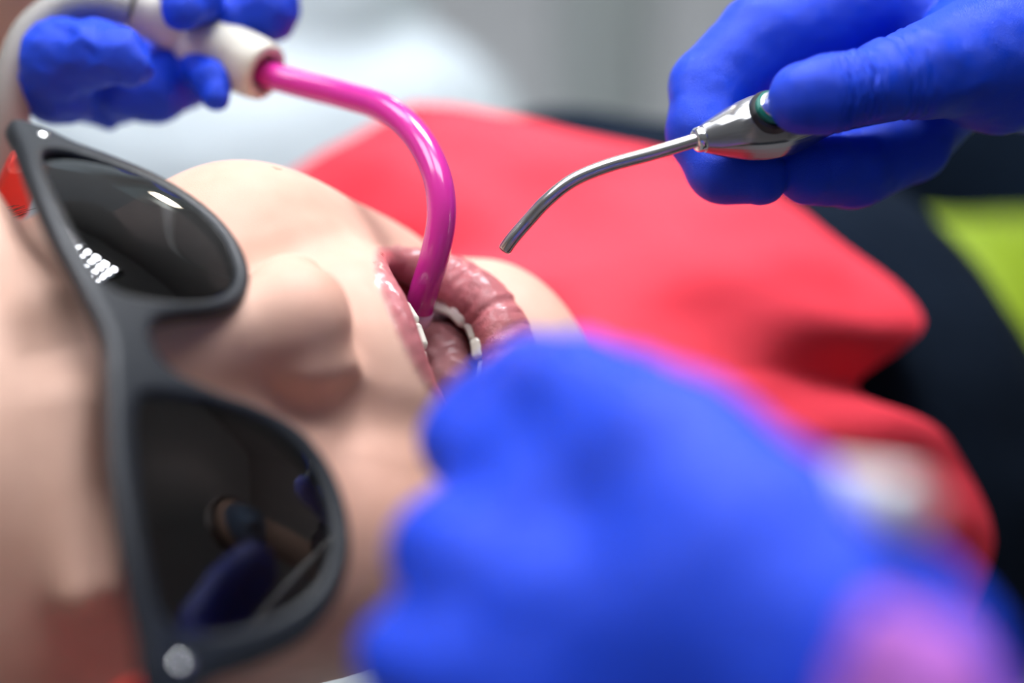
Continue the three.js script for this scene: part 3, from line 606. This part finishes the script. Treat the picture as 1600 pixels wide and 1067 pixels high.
{ // the near hand, out of focus at the bottom
  const index = [[772, 640, 300, 8.4], [838, 612, 285, 9.4], [905, 626, 268, 10.2], [1030, 705, 248, 11.0], [1180, 850, 232, 12]];
  const middle = [[735, 690, 292, 8.6], [800, 735, 274, 10], [900, 800, 256, 11], [1040, 880, 242, 12], [1200, 960, 232, 14]];
  const ring = [[690, 860, 268, 8.6], [750, 895, 256, 10], [880, 960, 244, 11], [1040, 1020, 236, 12], [1200, 1050, 232, 14]];
  const little = [[640, 1030, 256, 8], [720, 1060, 248, 9], [860, 1110, 240, 10], [1050, 1130, 236, 11]];
  const thumb = [[1010, 660, 262, 8.2], [1090, 715, 248, 9.4], [1210, 850, 232, 10.4], [1290, 970, 224, 12]];
  const palm = [[[1180, 930, 234, 15], [1310, 1030, 226, 15]], [[1200, 1030, 234, 18], [1340, 1120, 226, 20], [1420, 1350, 222, 24]]];
  const arm = [[1440, 1500, 226, 17], [1700, 2000, 230, 26], [2200, 3200, 260, 36]];
  const p = thing('person', 'blurred blue gloved hand in the near foreground holding a mirror handle', 'person', toW(at(1150, 900, 235)));
  gloved(p, [index, middle, ring, little, thumb], palm, arm, 1.2, 'cobalt blue rubber glove', null, 7, headOf(p, V(0.34, 1.42, 0.42), V(-0.4, -0.6, -0.6), V(0.36, 1.18, 0.5)));
  const cuff = [[[1388, 985, 200, 4.5], [1430, 1090, 202, 9.5], [1480, 1500, 210, 32], [1750, 2050, 226, 38]]];
  const f = handField([], cuff);
  clothes(p, 'tunic', [[[0.16, 0.93, 0.0, 0.05], [0.34, 0.7, 0.12, 0.06], [0.3, 1.08, 0.42, 0.075], [0.36, 1.06, 0.5, 0.12], [0.38, 0.6, 0.5, 0.15]], [[0.44, 1.08, 0.46, 0.075], [0.56, 0.8, 0.4, 0.055], [0.5, 0.7, 0.2, 0.045]], [[0.36, 0.55, 0.5, 0.12], [0.2, 0.5, 0.2, 0.09], [0.16, 0.1, 0.2, 0.06]], [[0.44, 0.55, 0.5, 0.12], [0.7, 0.5, 0.25, 0.09], [0.7, 0.1, 0.25, 0.06]]], M.navy, 'dark navy tunic');
  part(p, 'sleeve', nets((x, y, z) => f(x, y, z) + N3(x / 12, y / 12, z / 12) * 1.2, ...bounds(cuff), 2.5, lens2room), M.lilac, 'lilac sleeve');
}
{ // mirror handle in the near hand
  const a = at(1432, 796, 214), b = at(800, 645, 345), ax = b.clone().sub(a).normalize(), L = a.distanceTo(b), q = (l) => a.clone().addScaledVector(ax, l);
  const t = thing('dental_mirror', 'slim silver dental mirror handle sticking out of the near glove', 'dental mirror', toW(q(60)));
  part(t, 'handle', sweep([[q(-0.4), 0.2], [q(-0.4), 2], [q(0.4), 3.6], [q(2), 4.1], [q(22), 4.0], [q(26), 2.8], [q(60), 2.6], [q(110), 2.4], [q(120), 1.2], [q(L - 6), 1]], 28, { axis: ax, crease: 0.6 }), M.handle);
  const n = V(-0.5, 0.5, 0.7).normalize(), c = q(L);
  part(t, 'mirror_head', sweep([[c, 0.2], [c, 8], [c.clone().addScaledVector(n, 1.4), 8], [c.clone().addScaledVector(n, 1.4), 0.2]], 32, { axis: n, crease: 0.5 }), M.chrome, 'round mirror head');
}

// ------------------------------------------------------------------ dental chair and what stands behind
{
  const t = thing('dental_chair', 'pale grey upholstered dental chair under the reclining child', 'dental chair', V(0.3, 0, TORSO.pt(200, 0, -80).z));
  const rb = (s0, s1, b0, b1, c0, c1, r) => { const g = new RoundedBoxGeometry(s1 - s0, b1 - b0, c1 - c0, 5, r).translate((s0 + s1) / 2, (b0 + b1) / 2, (c0 + c1) / 2); return bake(g, TORSO); };
  part(t, 'backrest', rb(-40, 330, -170, 170, -260, -170, 40), M.vinyl);
  part(t, 'seat', rb(325, 950, -185, 185, -310, -205, 45), M.vinyl);
  const hb = new RoundedBoxGeometry(150, 150, 60, 5, 28).translate(-45, 10, -222); part(t, 'headrest', bake(hb, HEAD), M.white, 'white covered headrest');
  const s = TORSO.pt(450, 0, -300);
  part(t, 'column', new THREE.CylinderGeometry(0.11, 0.13, s.y - 0.06, 32).translate(s.x, (s.y + 0.06) / 2, s.z), M.white);
  part(t, 'base', new THREE.CylinderGeometry(0.3, 0.33, 0.07, 40).translate(s.x, 0.035, s.z), M.white);
}
{
  // upright post and drawer unit in the blurred distance
  const p0 = toW(at(945, 60, 1500));
  const t = thing('equipment_post', 'pale upright equipment post blurred behind the bib', 'post', V(p0.x, 0, p0.z));
  part(t, 'post', new THREE.CylinderGeometry(0.045, 0.05, 1.3, 28).translate(p0.x, 0.65, p0.z), M.unit);
  part(t, 'base', new THREE.CylinderGeometry(0.2, 0.22, 0.05, 32).translate(p0.x, 0.025, p0.z), M.unit);
}
renderer.render(scene, camera);
